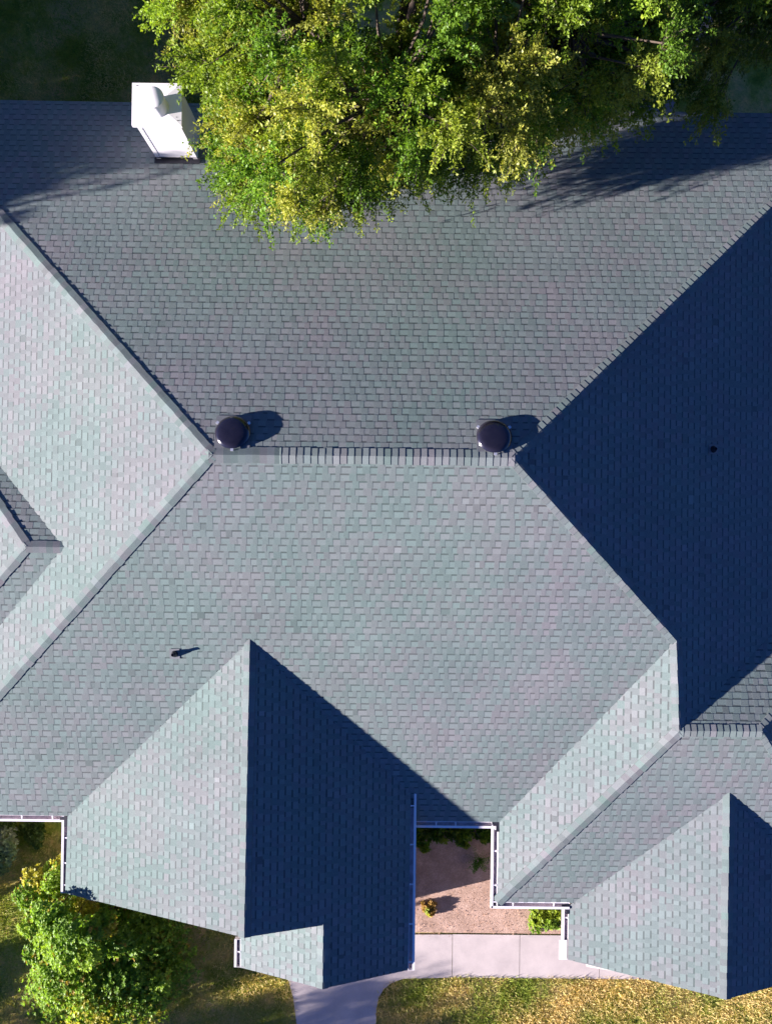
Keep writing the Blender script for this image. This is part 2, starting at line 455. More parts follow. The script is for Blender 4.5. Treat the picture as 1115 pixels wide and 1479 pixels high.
def build_slope(key, polys, label):
    pl = PL[key]; g = math.hypot(pl.a, pl.b); nrm = pl.n()
    up = AXIS[key]; ud = (up[1], -up[0])              # plan directions
    ex = 0.141/math.sqrt(1+g*g)*1.0
    allp = [p for q in polys for p in q]
    us = [p.x*ud[0]+p.y*ud[1] for p in allp]; vs2 = [p.x*up[0]+p.y*up[1] for p in allp]
    u0, u1, v0, v1 = min(us)-.3, max(us)+.3, min(vs2), max(vs2)
    cps = []
    for q in polys:
        c = [(p.x*ud[0]+p.y*ud[1], p.x*up[0]+p.y*up[1]) for p in q]
        a = sum(c[i][0]*c[(i+1) % len(c)][1]-c[(i+1) % len(c)][0]*c[i][1] for i in range(len(c)))
        cps.append((c if a > 0 else c[::-1], min(t[0] for t in c), max(t[0] for t in c), min(t[1] for t in c), max(t[1] for t in c)))
    V, Fc, C = [], [], []
    def w3(u, v, off):
        x = u*ud[0]+v*up[0]; y = u*ud[1]+v*up[1]
        return (x+nrm.x*off, y+nrm.y*off, pl.z(x, y)+nrm.z*off)
    def cell(ua, ub, va, vb, oa, ob, col, base, sides):
        """top quad from va (butt, offset oa) to vb (offset ob); side walls down to base"""
        f = lambda v: oa+(ob-oa)*(v-va)/(vb-va)
        for cp, a0, a1, b0, b1 in cps:
            if ub < a0 or ua > a1 or vb < b0 or va > b1: continue
            r = clip([(ua, va), (ub, va), (ub, vb), (ua, vb)], cp)
            if len(r) < 3: continue
            b = len(V)
            for p in r: V.append(w3(p[0], p[1], f(p[1])))
            Fc.append(list(range(b, b+len(r)))); C.append(col)
            for i in range(len(r)):
                p, q = r[i], r[(i+1) % len(r)]
                butt = abs(p[1]-va) < 1e-6 and abs(q[1]-va) < 1e-6
                sd = sides and ((abs(p[0]-ua) < 1e-6 and abs(q[0]-ua) < 1e-6) or (abs(p[0]-ub) < 1e-6 and abs(q[0]-ub) < 1e-6))
                if butt or sd:
                    b = len(V)
                    V.extend([w3(p[0], p[1], f(p[1])), w3(q[0], q[1], f(q[1])), w3(q[0], q[1], base), w3(p[0], p[1], base)])
                    Fc.append([b+1, b, b+3, b+2]); C.append(col*0.8)
    nrow = int((v1-v0)/ex)+2
    for r in range(nrow):
        va = v0+r*ex-0.0; vb = va+ex
        wob = rng.uniform(-0.003, 0.003); va += wob*0; off = rng.uniform(-0.0008, 0.0008)
        u = u0-rng.random()*0.3
        while u < u1:
            tw = rng.choice((0.085, 0.10, 0.12, 0.15)) * rng.uniform(0.9, 1.1)
            gw = rng.choice((0.09, 0.11, 0.14, 0.17)) * rng.uniform(0.9, 1.1)
            x, y = u*ud[0]+va*up[0], u*ud[1]+va*up[1]
            ct = shingle_colour(x, y, 0.95)
            cell(u, u+tw, va, vb, 0.0090+off, 0.0026, ct, 0.0, True)                      # raised tab
            cg = shingle_colour(x+0.1, y, 1.10)
            cell(u+tw, u+tw+gw, va, va+ex*0.76, 0.0073+off, 0.0023, cg, 0.0, False)        # exposed lower layer
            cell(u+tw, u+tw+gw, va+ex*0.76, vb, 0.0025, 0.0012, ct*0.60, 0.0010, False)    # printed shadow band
            u += tw+gw
    me = raw_mesh('roof_slope', V, Fc, M_SH, np.array(C, dtype=np.float32))
    o = link('roof_slope', me, house, label)
    # timber deck below the shingles
    mb = MB()
    for q in polys:
        q = q if area2(q) > 0 else q[::-1]
        n = len(q); top = [p-Vector((0, 0, 0.004)) for p in q]; bot = [p-Vector((0, 0, 0.05)) for p in q]
        mb.add(top+bot, [list(range(n)), list(range(2*n-1, n-1, -1))]+[[i, i+n, (i+1) % n+n, (i+1) % n] for i in range(n)])
    mb.obj('roof_deck', M_DECK, o)
    return o

LAB = {
 'N': 'back slope of the main roof, partly under the tree and its shadow', 'S': 'broad front slope of the main roof facing the walkway',
 'W': 'pale sunlit left end slope of the main roof', 'E': 'dark navy shaded right end slope of the main roof',
 'LN': 'small shaded slope above the ridge at the left edge', 'LS': 'small slope below the ridge at the left edge', 'LF': 'tiny bright end slope at the left edge',
 'W2': 'narrow pale slope right of the courtyard', 'S3': 'front slope of the right wing', 'N3': 'small green-grey slope above the short right ridge', 'E3': 'dark slope tip at the right edge',
 'G1W': 'light half of the large front gable beside the shrub', 'G1E': 'dark navy half of the large front gable', 'PW': 'small pale slope of the entry porch gable',
 'G2W': 'light half of the right front gable', 'G2E': 'dark half of the right front gable'}
for key, polys in SL: build_slope(key, polys, LAB[key])

# ---- ridge and hip caps
def caps(name, p0, p1, plA, plB, label, hw=0.122, exl=0.135, start=0.0, lift=0.005, stop=None):
    """cap shingles laid from p0 towards p1; butts face p0. plA / plB are the planes on either side"""
    p0, p1 = Vector(p0), Vector(p1); d = p1-p0; L = d.length; d.normalize()
    side = Vector((-d.y, d.x, 0)).normalized(); mb = MB(); s = start
    def drop(pl, sd, w):          # height change when stepping sideways by w
        return (pl.a*sd.x+pl.b*sd.y)*w
    while s < (stop or L):
        ln = exl*1.25; a = p0+d*s; b = p0+d*min(s+ln, L+0.03)
        c = shingle_colour(a.x*1.7+rng.random()*9, a.y*1.7+rng.random()*9, rng.uniform(0.85, 1.08)); w = hw*rng.uniform(0.96, 1.04)
        j = rng.uniform(-0.006, 0.006)
        def sect(p, h):
            r = []
            f0 = plA.z(p.x, p.y)-plB.z(p.x, p.y); q = p+side*0.1; f1 = plA.z(q.x, q.y)-plB.z(q.x, q.y)
            if abs(f1-f0) > 1e-5: p = p+side*max(-0.09, min(0.09, -0.1*f0/(f1-f0)))      # sit on the true fold
            for k in (-1, -0.35, 0, 0.35, 1):
                sd = side if k > 0 else -side; pl = plB if k > 0 else plA
                q = p+sd*abs(k)*(w)+side*j
                q.z = min(plA.z(q.x, q.y), plB.z(q.x, q.y)) + h
                r.append(q)
            return r
        ta, tb = sect(a, 0.018+lift), sect(b, 0.0145); ba, bb = sect(a, -0.004+0.003), sect(b, -0.004)
        vs_ = ta+tb+ba+bb
        fs = [[i, i+1, i+6, i+5] for i in range(4)]
        mb.add(vs_, fs, c)
        mb.add(vs_, [[i+1, i, i+10, i+11] for i in range(4)]+[[5, 0, 10, 15][::-1], [4, 9, 19, 14][::-1]], c*0.5)
        s += exl
    return mb.obj(name, M_SH, house, label, colour=True)

def mid(keyA, keyB, px):
    return (PL[keyA].at(*px)+PL[keyB].at(*px))/2
rA, rB = mid('N', 'S', A_), mid('N', 'S', B_)
split = rA+(rB-rA)*0.23
caps('ridge_cap', rA+(rA-rB).normalized()*0.04, split, P['S'], P['N'], 'smooth left stretch of the main ridge cap', hw=0.15)
caps('ridge_cap', rB+(rB-rA).normalized()*0.04, split, P['N'], P['S'], 'main ridge cap with dark joints', hw=0.15)
hNW = mid('N', 'W', (0, 311)); hNE = mid('N', 'E', (1115, 297)); hSW = mid('S', 'W', (0, 1000)); rC = mid('S', 'E', C_); rD = mid('W2', 'E', D_)
def out(a, b, k): return a+(b-a)*k
def side_planes(a, b, k1, k2):   # plane lying to the left (side>0) of travel a->b is returned second
    return k1, k2
def hipcap(low, top, ka, kb, label, **kw):
    d = (top-low); side = Vector((-d.y, d.x, 0)).normalized(); m_ = (low+top)/2
    # decide which plane lies on the +side: the plane that is lower than the line there is the true one
    def below(k): q = m_+side*0.3; return PL[k].z(q.x, q.y)
    za, zb = below(ka), below(kb)
    kB = ka if za < zb else kb; kA = kb if kB == ka else ka
    return caps('hip_cap', low, top, PL[kA], PL[kB], label, **kw)
hipcap(out(rA, hNW, kNW), rA, 'N', 'W', 'hip cap above the pale left slope')
hipcap(out(rA, hSW, kSW), rA, 'S', 'W', 'hip cap below the pale left slope')
hipcap(out(rB, hNE, kNE), rB, 'N', 'E', 'hip cap rising to the upper right with dark joints')
hipcap(rC, rB, 'S', 'E', 'hip cap between the front slope and the dark slope', lift=0.002)
def ridgecap(a, b, ka, kb, label, **kw):
    d = (b-a); side = Vector((-d.y, d.x, 0)).normalized(); q = (a+b)/2+side*0.3
    za, zb = PL[ka].z(q.x, q.y), PL[kb].z(q.x, q.y)
    kB = ka if za < zb else kb; kA = kb if kB == ka else ka
    return caps('ridge_cap', a, b, PL[kA], PL[kB], label, **kw)
ridgecap(rD, rC, 'W2', 'E', 'pale vertical ridge cap right of the courtyard', lift=0.004)
rF = mid('S3', 'N3', F_); rD3 = mid('S3', 'N3', D_)
ridgecap(rF, rD3, 'S3', 'N3', 'short right ridge cap with bowed dark joints', exl=0.13)
hipcap(mid('W2', 'S3', (717.5, 1303)), mid('W2', 'S3', D_), 'W2', 'S3', 'hip cap running down to the courtyard gutter corner')
hipcap(P['N3'].on(fn+Vector((1, pE/pN, 0))*1.2), rF, 'N3', 'E3', 'hip cap at the right edge, upper')
hipcap(P['S3'].on(f3+Vector((1, -pE/pS, 0))*1.2), rF, 'S3', 'E3', 'hip cap at the right edge, lower')
rK, rL = mid('LN', 'LS', K_), mid('LN', 'LS', L_)
ridgecap(rL, rK, 'LN', 'LS', 'short ridge cap at the left edge')
hipcap(out(rL, mid('LN', 'LF', (0, 733)), 2.5), rL, 'LN', 'LF', 'small hip cap at the left edge, upper')
hipcap(out(rL, mid('LS', 'LF', (0, 835)), 2.5), rL, 'LS', 'LF', 'small hip cap at the left edge, lower')
ridgecap(mid('G1W', 'G1E', (353, 1354)), mid('G1W', 'G1E', (361, 925)), 'G1W', 'G1E', 'ridge cap of the large front gable', lift=0.003)
ridgecap(mid('PW', 'G1E', (466, 1428)), mid('PW', 'G1E', (467, 1337)), 'PW', 'G1E', 'ridge cap of the entry porch gable', lift=0.003)
ridgecap(mid('G2W', 'G2E', (1048, 1443)), mid('G2W', 'G2E', (1053, 1146)), 'G2W', 'G2E', 'ridge cap of the right front gable', lift=0.003)

# ---- gutters with their hangers
def gutter(p0, p1, outw, hangers, label, end0=False, end1=False):
    p0, p1, outw = Vector(p0), Vector(p1), Vector(outw).normalized(); d = (p1-p0).normalized(); Lg = (p1-p0).length
    z = Vector((0, 0, 1)); mb = MB()
    prof = [(-0.012, 0.006), (0.012, 0.006), (0.012, -0.088), (0.085, -0.088), (0.112, -0.045), (0.104, -0.004), (0.088, 0.0), (0.088, 0.008),
            (0.138, 0.008), (0.138, -0.03), (0.118, -0.055), (0.094, -0.10), (-0.012, -0.10)]
    mi = [0, 1, 1, 1, 1, 1, 1, 0, 0, 0, 0, 0, 0]
    n = len(prof); V = []
    for p in (p0, p1):
        for a, b in prof: V.append(p+outw*a+z*b)
    for i in range(n):
        j = (i+1) % n; mb.add([V[i], V[j], V[n+j], V[n+i]], [[0, 1, 2, 3]], mi=mi[i])
    for e, on in ((p0, end0), (p1, end1)):
        if on:
            mb.obox(e+outw*0.061+z*(-0.046), d*0.003, outw*0.074, z*0.053)
    g = mb.obj('gutter', [M_WHITE, M_GIN], house, label)
    for h in hangers:
        hb = MB(); c = p0+d*(Lg*h)
        hb.obox(c+outw*0.058+z*0.0, d*0.013, outw*0.056, z*0.003); hb.obox(c+outw*0.02+z*0.006, d*0.018, outw*0.012, z*0.003)
        hb.obj('gutter_hanger', M_WHITE, g)
    return g

def eave(key, a, b): return PL[key].at(*a)-Vector((0, 0, 0.02)), PL[key].at(*b)-Vector((0, 0, 0.02))
a, b = eave('S', (-60, 1176.5), (98, 1178)); a.y = b.y = (a.y+b.y)/2
gutter(a, b, (0, -1, 0), [0.25, 0.58, 0.86], 'white gutter along the front eave at the left edge')
cz = P['G1W'].at(98.5, 1179).z-0.02; gx = P['G1W'].at(98, 1230).x; y0, y1 = b.y+0.02, P['G1W'].at(95, 1290).y
gutter((gx, y0, cz), (gx, y1, cz), (-1, 0, 0), [0.3, 0.62, 0.9], 'short white gutter behind the shrub', False, True)
q0, q1 = P['G1E'].at(592.5, 1146), P['G1E'].at(589, 1401); gx = (q0.x+q1.x)/2; cz = P['G1E'].z(gx, 0)-0.02
gutter((gx, q0.y, cz), (gx, q1.y, cz), (1, 0, 0), [0.07, 0.29, 0.515, 0.74, 0.955], 'long blue-shaded gutter along the dark gable eave', True, True)
q0, q1 = P['PW'].at(350, 1357), P['PW'].at(350, 1397); gx = (q0.x+q1.x)/2-0.03; cz = P['PW'].z(gx, 0)-0.02
gutter((gx, q0.y, cz), (gx, q1.y, cz), (-1, 0, 0), [0.45], 'short white gutter at the entry porch', True, True)
a, b = P['S'].at(596, 1187), P['S'].at(721, 1187); ym = (a.y+b.y)/2; z1 = P['S'].z(0, ym)-0.02
gutter((a.x-0.6, ym, z1), (b.x, ym, z1), (0, -1, 0), [0.45, 0.62, 0.94], 'shaded gutter at the back of the courtyard')
c = P['W2'].at(718.5, 1250); d = P['S3'].at(760, 1303); z2 = c.z-0.02
gutter((c.x, ym+0.02, z2), (c.x, d.y-0.13, z2), (-1, 0, 0), [0.1, 0.35, 0.74], 'white gutter on the right side of the courtyard')
e = P['G2W'].at(821.5, 1308)
gutter((c.x-0.13, d.y, z2), (e.x, d.y, z2), (0, -1, 0), [0.28, 0.80], 'white gutter along the right wing front eave')
f = P['G2W'].at(820, 1386); cz = P['G2W'].z(e.x, 0)-0.02
gutter((e.x, d.y+0.02, cz), (e.x, f.y, cz), (-1, 0, 0), [0.3], 'white gutter on the right front gable', False, True)
# downspout elbow at that gutter
mb = MB(); mb.obox((e.x-0.11, f.y+0.19, cz+0.004), (0.085, 0, 0), (0, 0.21, 0), (0, 0, 0.006)); mb.obj('gutter_guard', M_WHITE, house, 'white plate covering the gutter end')
mb = MB(); mb.tube([(e.x-0.06, f.y+0.12, cz-0.09), (e.x+0.1, f.y+0.12, cz-0.4), (e.x+0.36, f.y+0.12, cz-0.6), (e.x+0.36, f.y+0.12, 0.1)], [0.035]*4, 8); mb.obj('downspout', M_WHITE, house)

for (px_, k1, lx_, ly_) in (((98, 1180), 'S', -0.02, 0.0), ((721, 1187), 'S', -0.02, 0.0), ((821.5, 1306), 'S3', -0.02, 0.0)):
    q = PL[k1].at(*px_); z0_ = q.z+0.012; mb = MB()          # dark plates standing in for overhang shade where two gutters meet
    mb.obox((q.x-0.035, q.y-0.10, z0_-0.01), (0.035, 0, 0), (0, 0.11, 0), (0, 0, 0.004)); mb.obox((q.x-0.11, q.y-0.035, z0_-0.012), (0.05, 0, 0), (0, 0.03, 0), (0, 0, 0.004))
    mb.obj('corner_shade', M_DARKM, house, 'dark plate standing in for shade in the inner gutter corner')

# ---- fascia and rake boards, walls
def board(p, q, h=0.15, t=0.012):
    mb = MB()
    p, q = Vector(p), Vector(q)
    p, q = p+(q-p)*0.07, q+(p-q)*0.07; d = (q-p); n_ = Vector((-d.y, d.x, 0)).normalized()
    mb.add([p+n_*t, q+n_*t, q-n_*t, p-n_*t]+[v-Vector((0, 0, h)) for v in (p+n_*t, q+n_*t, q-n_*t, p-n_*t)],
           [[0,1,2,3],[7,6,5,4],[0,4,5,1],[1,5,6,2],[2,6,7,3],[3,7,4,0]])
    mb.obj('rake_board', M_TRIM, house)
dz = Vector((0, 0, -0.052))
def inset(p, c, k=0.03): v = (Vector(c)-Vector(p)); v.z = 0; return Vector(p)+v.normalized()*k+dz
for key, idx in (('G1W', (2, 3)), ('PW', (2, 1)), ('G2W', (2, 3))):
    q = SL0[key][0]; cc = sum(q, Vector())/len(q)
    board(inset(q[idx[0]], cc, 0.08), inset(q[idx[1]], cc, 0.08))
board(inset(g2[3], sum(g2, Vector())/4, .08), inset(g2[2], sum(g2, Vector())/4, .08)); board(inset(g1[3], g1[0], .08), inset(g2[0], g1[0], .08))
board(gb+dz+Vector((0, .04, 0)), gr+dz+Vector((0, .04, 0)))
board(eNl+dz+Vector((0, -.03, 0)), eNr+dz+Vector((0, -.03, 0)))
yN_ = eN0.y; yS_ = ym
def wall(x0, y0, x1, y1, h=2.42, label=None, gable=None):
    m = MB(); m.box((x0, y0, -0.2), (x1, y1, h))
    if gable:                   # (ridge x, plane left, plane right) on the south face
        xr, pl, pr = gable
        zt = lambda x: min(pl.z(x, 0), pr.z(x, 0))-0.10
        pts = [(x0, y0, h), (x1, y0, h), (x1, y0, zt(x1)), (xr, y0, zt(xr)), (x0, y0, zt(x0))]
        m.add(pts+[(p[0], p[1]+0.15, p[2]) for p in pts], [[0,1,2,3,4],[9,8,7,6,5],[3,2,7,8],[4,3,8,9],[2,1,6,7],[0,4,9,5]])
    return m.obj('wall', M_WALL, house, label)
wall(-9.6, yS_+0.45, 9.8, yN_-0.45)
wall(c.x+0.45, d.y+0.45, 9.8, yS_+0.449)
yg1 = P['G1W'].at(353, 1354).y; ygp = P['G1E'].at(466, 1428).y; yg2 = P['G2W'].at(1048, 1443).y
wall(-6.30, yg1+0.12, 0.30, yS_+0.448, 2.35, None, (g1[3].x, P['G1W'], P['G1E']))
wall(-2.60, ygp+0.06, 0.32, yg1+0.119, 2.35, None, (g2[3].x, P['PW'], P['G1E']))
wall(e.x+0.4, yg2+0.12, 9.8, d.y+0.448, 2.2, None, (gb.x, P['G2W'], P['G2E']))

# ---- chimney
base = P['N'].at(264, 237)
def chimney():
    # cap corners from their height
    zt = base.z+1.42
    c0 = at_z(191.5, 119.5, zt); c1 = at_z(262.5, 182, zt)
    x0, x1, y0, y1 = c0.x, c1.x, c1.y, c0.y
    ch = MB(); ov = 0.055
    bx0, bx1, by0, by1 = x0+ov, x1-ov, y0+ov, y1-ov
    zb = P['N'].z(0, by1)-0.3
    ch.box((bx0, by0, zb), (bx1, by1, zt-0.07))
    body = ch.obj('chimney', M_CHIM, house, 'white boxed chimney with a metal cap and round flue')
    t = MB(); w = 0.085
    for (cx_, cy_) in ((bx0, by0), (bx1, by0), (bx0, by1), (bx1, by1)):
        sx = 1 if cx_ == bx0 else -1; sy = 1 if cy_ == by0 else -1
        t.obox((cx_+sx*(w/2-0.0025), cy_-sy*0.0025, (zb+zt-0.075)/2), (w/2+0.0025, 0, 0), (0, 0.0025, 0), (0, 0, (zt-0.075-zb)/2))
        t.obox((cx_-sx*0.0025, cy_+sy*(w/2), (zb+zt-0.075)/2), (0.0025, 0, 0), (0, w/2, 0), (0, 0, (zt-0.075-zb)/2))
    t.obj('corner_trim', M_CHIM, body)
    for i in range(16):
        z = zt-0.25-i*0.085; n = MB(); n.obox((bx0+0.078+rng.uniform(-.002, .002), by0-0.003, z), (0.005, 0, 0), (0, 0.003, 0), (0, 0, 0.016))
        n.obj('trim_fastener', M_DARKM, body)
    cp = MB()
    ix, iy = (x0+x1)/2, (y0+y1)/2
    r0 = [(x0, y0), (x1, y0), (x1, y1), (x0, y1)]
    V = [(x, y, zt-0.075) for x, y in r0]+[(x, y, zt) for x, y in r0]+[(ix+(x-ix)*0.45, iy+(y-iy)*0.45, zt+0.03) for x, y in r0]
    cp.add(V, [[3,2,1,0],[0,1,5,4],[1,2,6,5],[2,3,7,6],[3,0,4,7],[4,5,9,8],[5,6,10,9],[6,7,11,10],[7,4,8,11],[8,9,10,11]])
    for (sx, sy) in ((0.1, 0.93), (0.93, 0.12), (0.9, 0.2), (0.12, 0.1), (0.9, 0.9)):
        cp.obox((x0+(x1-x0)*sx, y0+(y1-y0)*sy, zt+0.008), (0.016, 0, 0), (0, 0.006, 0), (0, 0, 0.004), mi=1)
    cp.obj('chimney_cap', [M_WHITE, M_DARKM], body)
    fb = at_z(229, 154, zt+0.04)
    fl = MB(); r = 0.18
    fl.lathe([(r*1.15, 0), (r*1.12, 0.02), (r, 0.05), (r, 0.30), (r*1.0, 0.31)], (fb.x, fb.y, zt+0.01), 40)
    fl.obj('flue_pipe', M_BRIGHT if False else M_WHITE, body, smooth=True)
    fc = MB(); fc.lathe([(r*1.08, 0.31), (r*1.12, 0.32), (r*1.12, 0.36), (r*0.9, 0.385), (0.02, 0.40), (0.0, 0.40)], (fb.x, fb.y, zt+0.01), 40)
    fc.obj('flue_cap', M_WHITE, body, smooth=True)
    fs = MB()
    y = by0-0.05; a = Vector((x0+0.1, y-0.04, P['N'].z(0, y-0.04)+0.025)); b = Vector((x1+0.06, y-0.04, a.z))
    fs.add([(bx0-0.05, y-0.07, P['N'].z(0, y-0.07)+0.022), (bx1+0.06, y-0.07, P['N'].z(0, y-0.07)+0.022), (bx1+0.06, by0, P['N'].z(0, by0)+0.03), (bx0-0.05, by0, P['N'].z(0, by0)+0.03),
            (bx1+0.06, by0-0.016, P['N'].z(0, by0)+0.10), (bx0-0.05, by0-0.016, P['N'].z(0, by0)+0.10)], [[0,1,2,3],[3,2,4,5]])
    fs.obj('chimney_flashing', M_DARKM, body)
chimney()

# ---- round power ventilators
def ventilator(px, label):
    g = P['N'].at(px[0], px[1]+1); nrm = P['N'].n()
    zt = 0.10
    q_ = Vector((0, 0, 1)).rotation_difference(nrm)           # the whole unit lies parallel to the slope
    def tip(m_): m_.V = [tuple(g+q_ @ (Vector(v)-g)) for v in m_.V]
    b = MB()
    t1 = Vector((1, 0, 0)); t2 = nrm.cross(t1)
    b.obox(g+nrm*0.018+t2*0.03, t1*0.33, t2*0.325, nrm*0.003)
    v = b.obj('roof_ventilator', M_FLANGE, house, label)
    k = MB(); k.lathe([(0.27, -0.05), (0.26, zt-0.05)], g, 32); tip(k); k.obj('ventilator_throat', M_DARKM, v, smooth=True)
    d_ = MB(); R_ = 0.325
    d_.lathe([(R_-0.012, zt-0.055), (R_, zt-0.055), (R_+0.004, zt-0.04), (R_-0.004, zt-0.03), (R_-0.020, zt-0.010), (R_-0.045, zt+0.008), (R_-0.075, zt+0.016), (R_-0.11, zt+0.021), (R_*0.5, zt+0.027), (0.08, zt+0.029), (0.0, zt+0.030)], g, 48)
    tip(d_); d_.obj('ventilator_dome', M_DOME, v, smooth=True)
    for ang in (33, 147, 272):
        s = MB(); a_ = math.radians(ang); dr = Vector((math.cos(a_), math.sin(a_), 0)); tn = Vector((-dr.y, dr.x, 0))
        s.obox(g+dr*(R_+0.022)+Vector((0, 0, zt-0.045)), dr*0.028, tn*0.028, Vector((0, 0, 0.006))+dr*0.0)
        s.obox(g+dr*(R_+0.03)+Vector((0, 0, zt-0.11)), dr*0.004, tn*0.022, Vector((0, 0, 0.05)))
        tip(s); s.obj('ventilator_bracket', M_BRIGHT, v)
ventilator((337, 625), 'left dark domed roof ventilator beside the pale left slope')
ventilator((713, 631), 'right dark domed roof ventilator beside the dark slope')

def pipe(key, px, h, r, label, lean=0):
    g = PL[key].at(*px); nrm = PL[key].n(); m = MB()
    t1 = Vector((1, 0, 0)) if key == 'S' else Vector((0, 1, 0)); t1 = (t1-nrm*t1.dot(nrm)).normalized(); t2 = nrm.cross(t1)
    m.obox(g+nrm*0.017, t1*0.10, t2*0.11, nrm*0.002)
    v = m.obj('vent_pipe', M_FLANGE, house, label)
    c = MB(); c.lathe([(0.075, -0.03), (0.07, 0.03), (r*1.5, 0.085), (r*1.15, 0.10)], g, 20); c.obj('pipe_boot', M_PIPE, v, smooth=True)
    p = MB(); p.lathe([(r, 0.0), (r, h), (r*0.8, h), (r*0.8, h-0.05)], g, 16); p.obj('pipe_stack', M_PIPE, v, smooth=True)
    return v
pipe('S', (253, 944), 0.16, 0.032, 'small black plumbing vent pipe on the front slope')
pipe('E', (1029, 649), 0.14, 0.03, 'small black vent pipe on the dark slope')

# ------------------------------------------------------------------ ground
def struct(name, me, kind='structure'):
    o = link(name, me); o['kind'] = kind; return o
def sheet(name, pts, z, mat, th=None):
    m = MB(); n = len(pts)
    if th is None: m.add([(p[0], p[1], z) for p in pts], [list(range(n))])
    else:
        m.add([(p[0], p[1], z) for p in pts]+[(p[0], p[1], z-th) for p in pts], [list(range(n))]+[[i+n, (i+1) % n+n, (i+1) % n, i] for i in range(n)])
    o = m.obj(name, mat); o['kind'] = 'structure'; return o
R = 400
sheet('lawn', [(-R, -R), (R, -R), (R, R), (-R, R)], 0.0, M_LAWN)
def gp(u, v, z=0.0): return at_z(u, v, z)
# courtyard soil bed
s0, s1 = gp(560, 1120), gp(850, 1349)
sheet('soil_bed', [(s0.x-0.5, s1.y), (s1.x+1.5, s1.y), (s1.x+1.5, s0.y), (s0.x-0.5, s0.y)], 0.012, M_DIRT)
q0 = gp(-200, 1150); q1 = gp(60, 1262)
# front walk: slabs with joints
wy1 = gp(700, 1349).y; wy0 = gp(700, 1411).y
joints = [gp(u, 1380).x for u in (653, 750, 865, 980, 1095, 1210)]
m = MB(); gap = 0.006
m.box((joints[0]+0.01, wy0+0.03, -0.1), (joints[-1]+0.8, wy1-0.02, 0.018), mi=1)
for a_, b_ in zip(joints, joints[1:]):
    m.box((a_+gap, wy0, -0.08), (b_-gap, wy1, 0.03))
pv = [(416, 1412), (424, 1440), (429, 1479), (431, 1560), (546, 1560), (543, 1479), (543.5, 1456), (547, 1440), (554, 1428), (565, 1419), (582, 1412.5), (653, 1411), (653, 1349), (560, 1349), (418, 1349)]
pp_ = [gp(*p) for p in pv]
wk = m.obj('walkway', [M_CONC, simple('joint_dark', (0.10, 0.08, 0.08), 0.9)]); wk['kind'] = 'structure'
P0 = [(p.x, p.y) for p in pp_]
jx = joints[0]
m = MB()
top = [(x, y) for x, y in P0]
top = [(min(x, jx-gap) if i in (11, 12) else x, y) for i, (x, y) in enumerate(top)]
n = len(top)
m.add([(x, y, 0.03) for x, y in top]+[(x, y, -0.08) for x, y in top], [list(range(n)), ]+[[i, i+n, (i+1) % n+n, (i+1) % n] for i in range(n)])
o = m.obj('entry_path', M_CONC); o['kind'] = 'structure'
# back paving seen between the trees
b0 = [gp(*p) for p in ((815, 185), (960, 185), (1010, 60), (1075, -40), (985, -60), (925, 60))]
sheet('back_path', [(p.x, p.y) for p in b0], 0.008, simple('old_paving', (0.30, 0.25, 0.26), 0.85, 0, 0.2, 3))

nr = np.random.default_rng(5)
def inside(poly_, x, y):
    r = np.zeros(len(x), dtype=bool); j = len(poly_)-1
    for i in range(len(poly_)):
        xi, yi = poly_[i][0], poly_[i][1]; xj, yj = poly_[j][0], poly_[j][1]
        c_ = ((yi > y) != (yj > y)) & (x < (xj-xi)*(y-yi)/(yj-yi+1e-12)+xi); r ^= c_; j = i
    return r

def vn(x, y, s, seed=0):        # vectorised value noise
    x = x/s; y = y/s; i = np.floor(x); j = np.floor(y); fx = x-i; fy = y-j
    fx = fx*fx*(3-2*fx); fy = fy*fy*(3-2*fy)
    h = lambda a, b: np.modf(np.abs(np.sin(a*127.1+b*311.7+seed*17.3)*43758.5453))[0]
    return (h(i,j)*(1-fx)+h(i+1,j)*fx)*(1-fy)+(h(i,j+1)*(1-fx)+h(i+1,j+1)*fx)*fy

def quads(name, c, a, b, cols, mat, parent=None, label=None):
    """c centre-bottom, a half-width vector, b length vector: diamond leaves"""
    n = len(c); V = np.empty((n, 4, 3), dtype=np.float32)
    V[:, 0] = c; V[:, 1] = c+b*0.5+a; V[:, 2] = c+b; V[:, 3] = c+b*0.5-a
    me = raw_mesh(name, V.reshape(-1, 3), np.arange(n*4).reshape(n, 4), mat, cols)
    return link(name, me, parent, label)

def rnd_unit(n):
    v = nr.normal(size=(n, 3)); return v/np.linalg.norm(v, axis=1)[:, None]

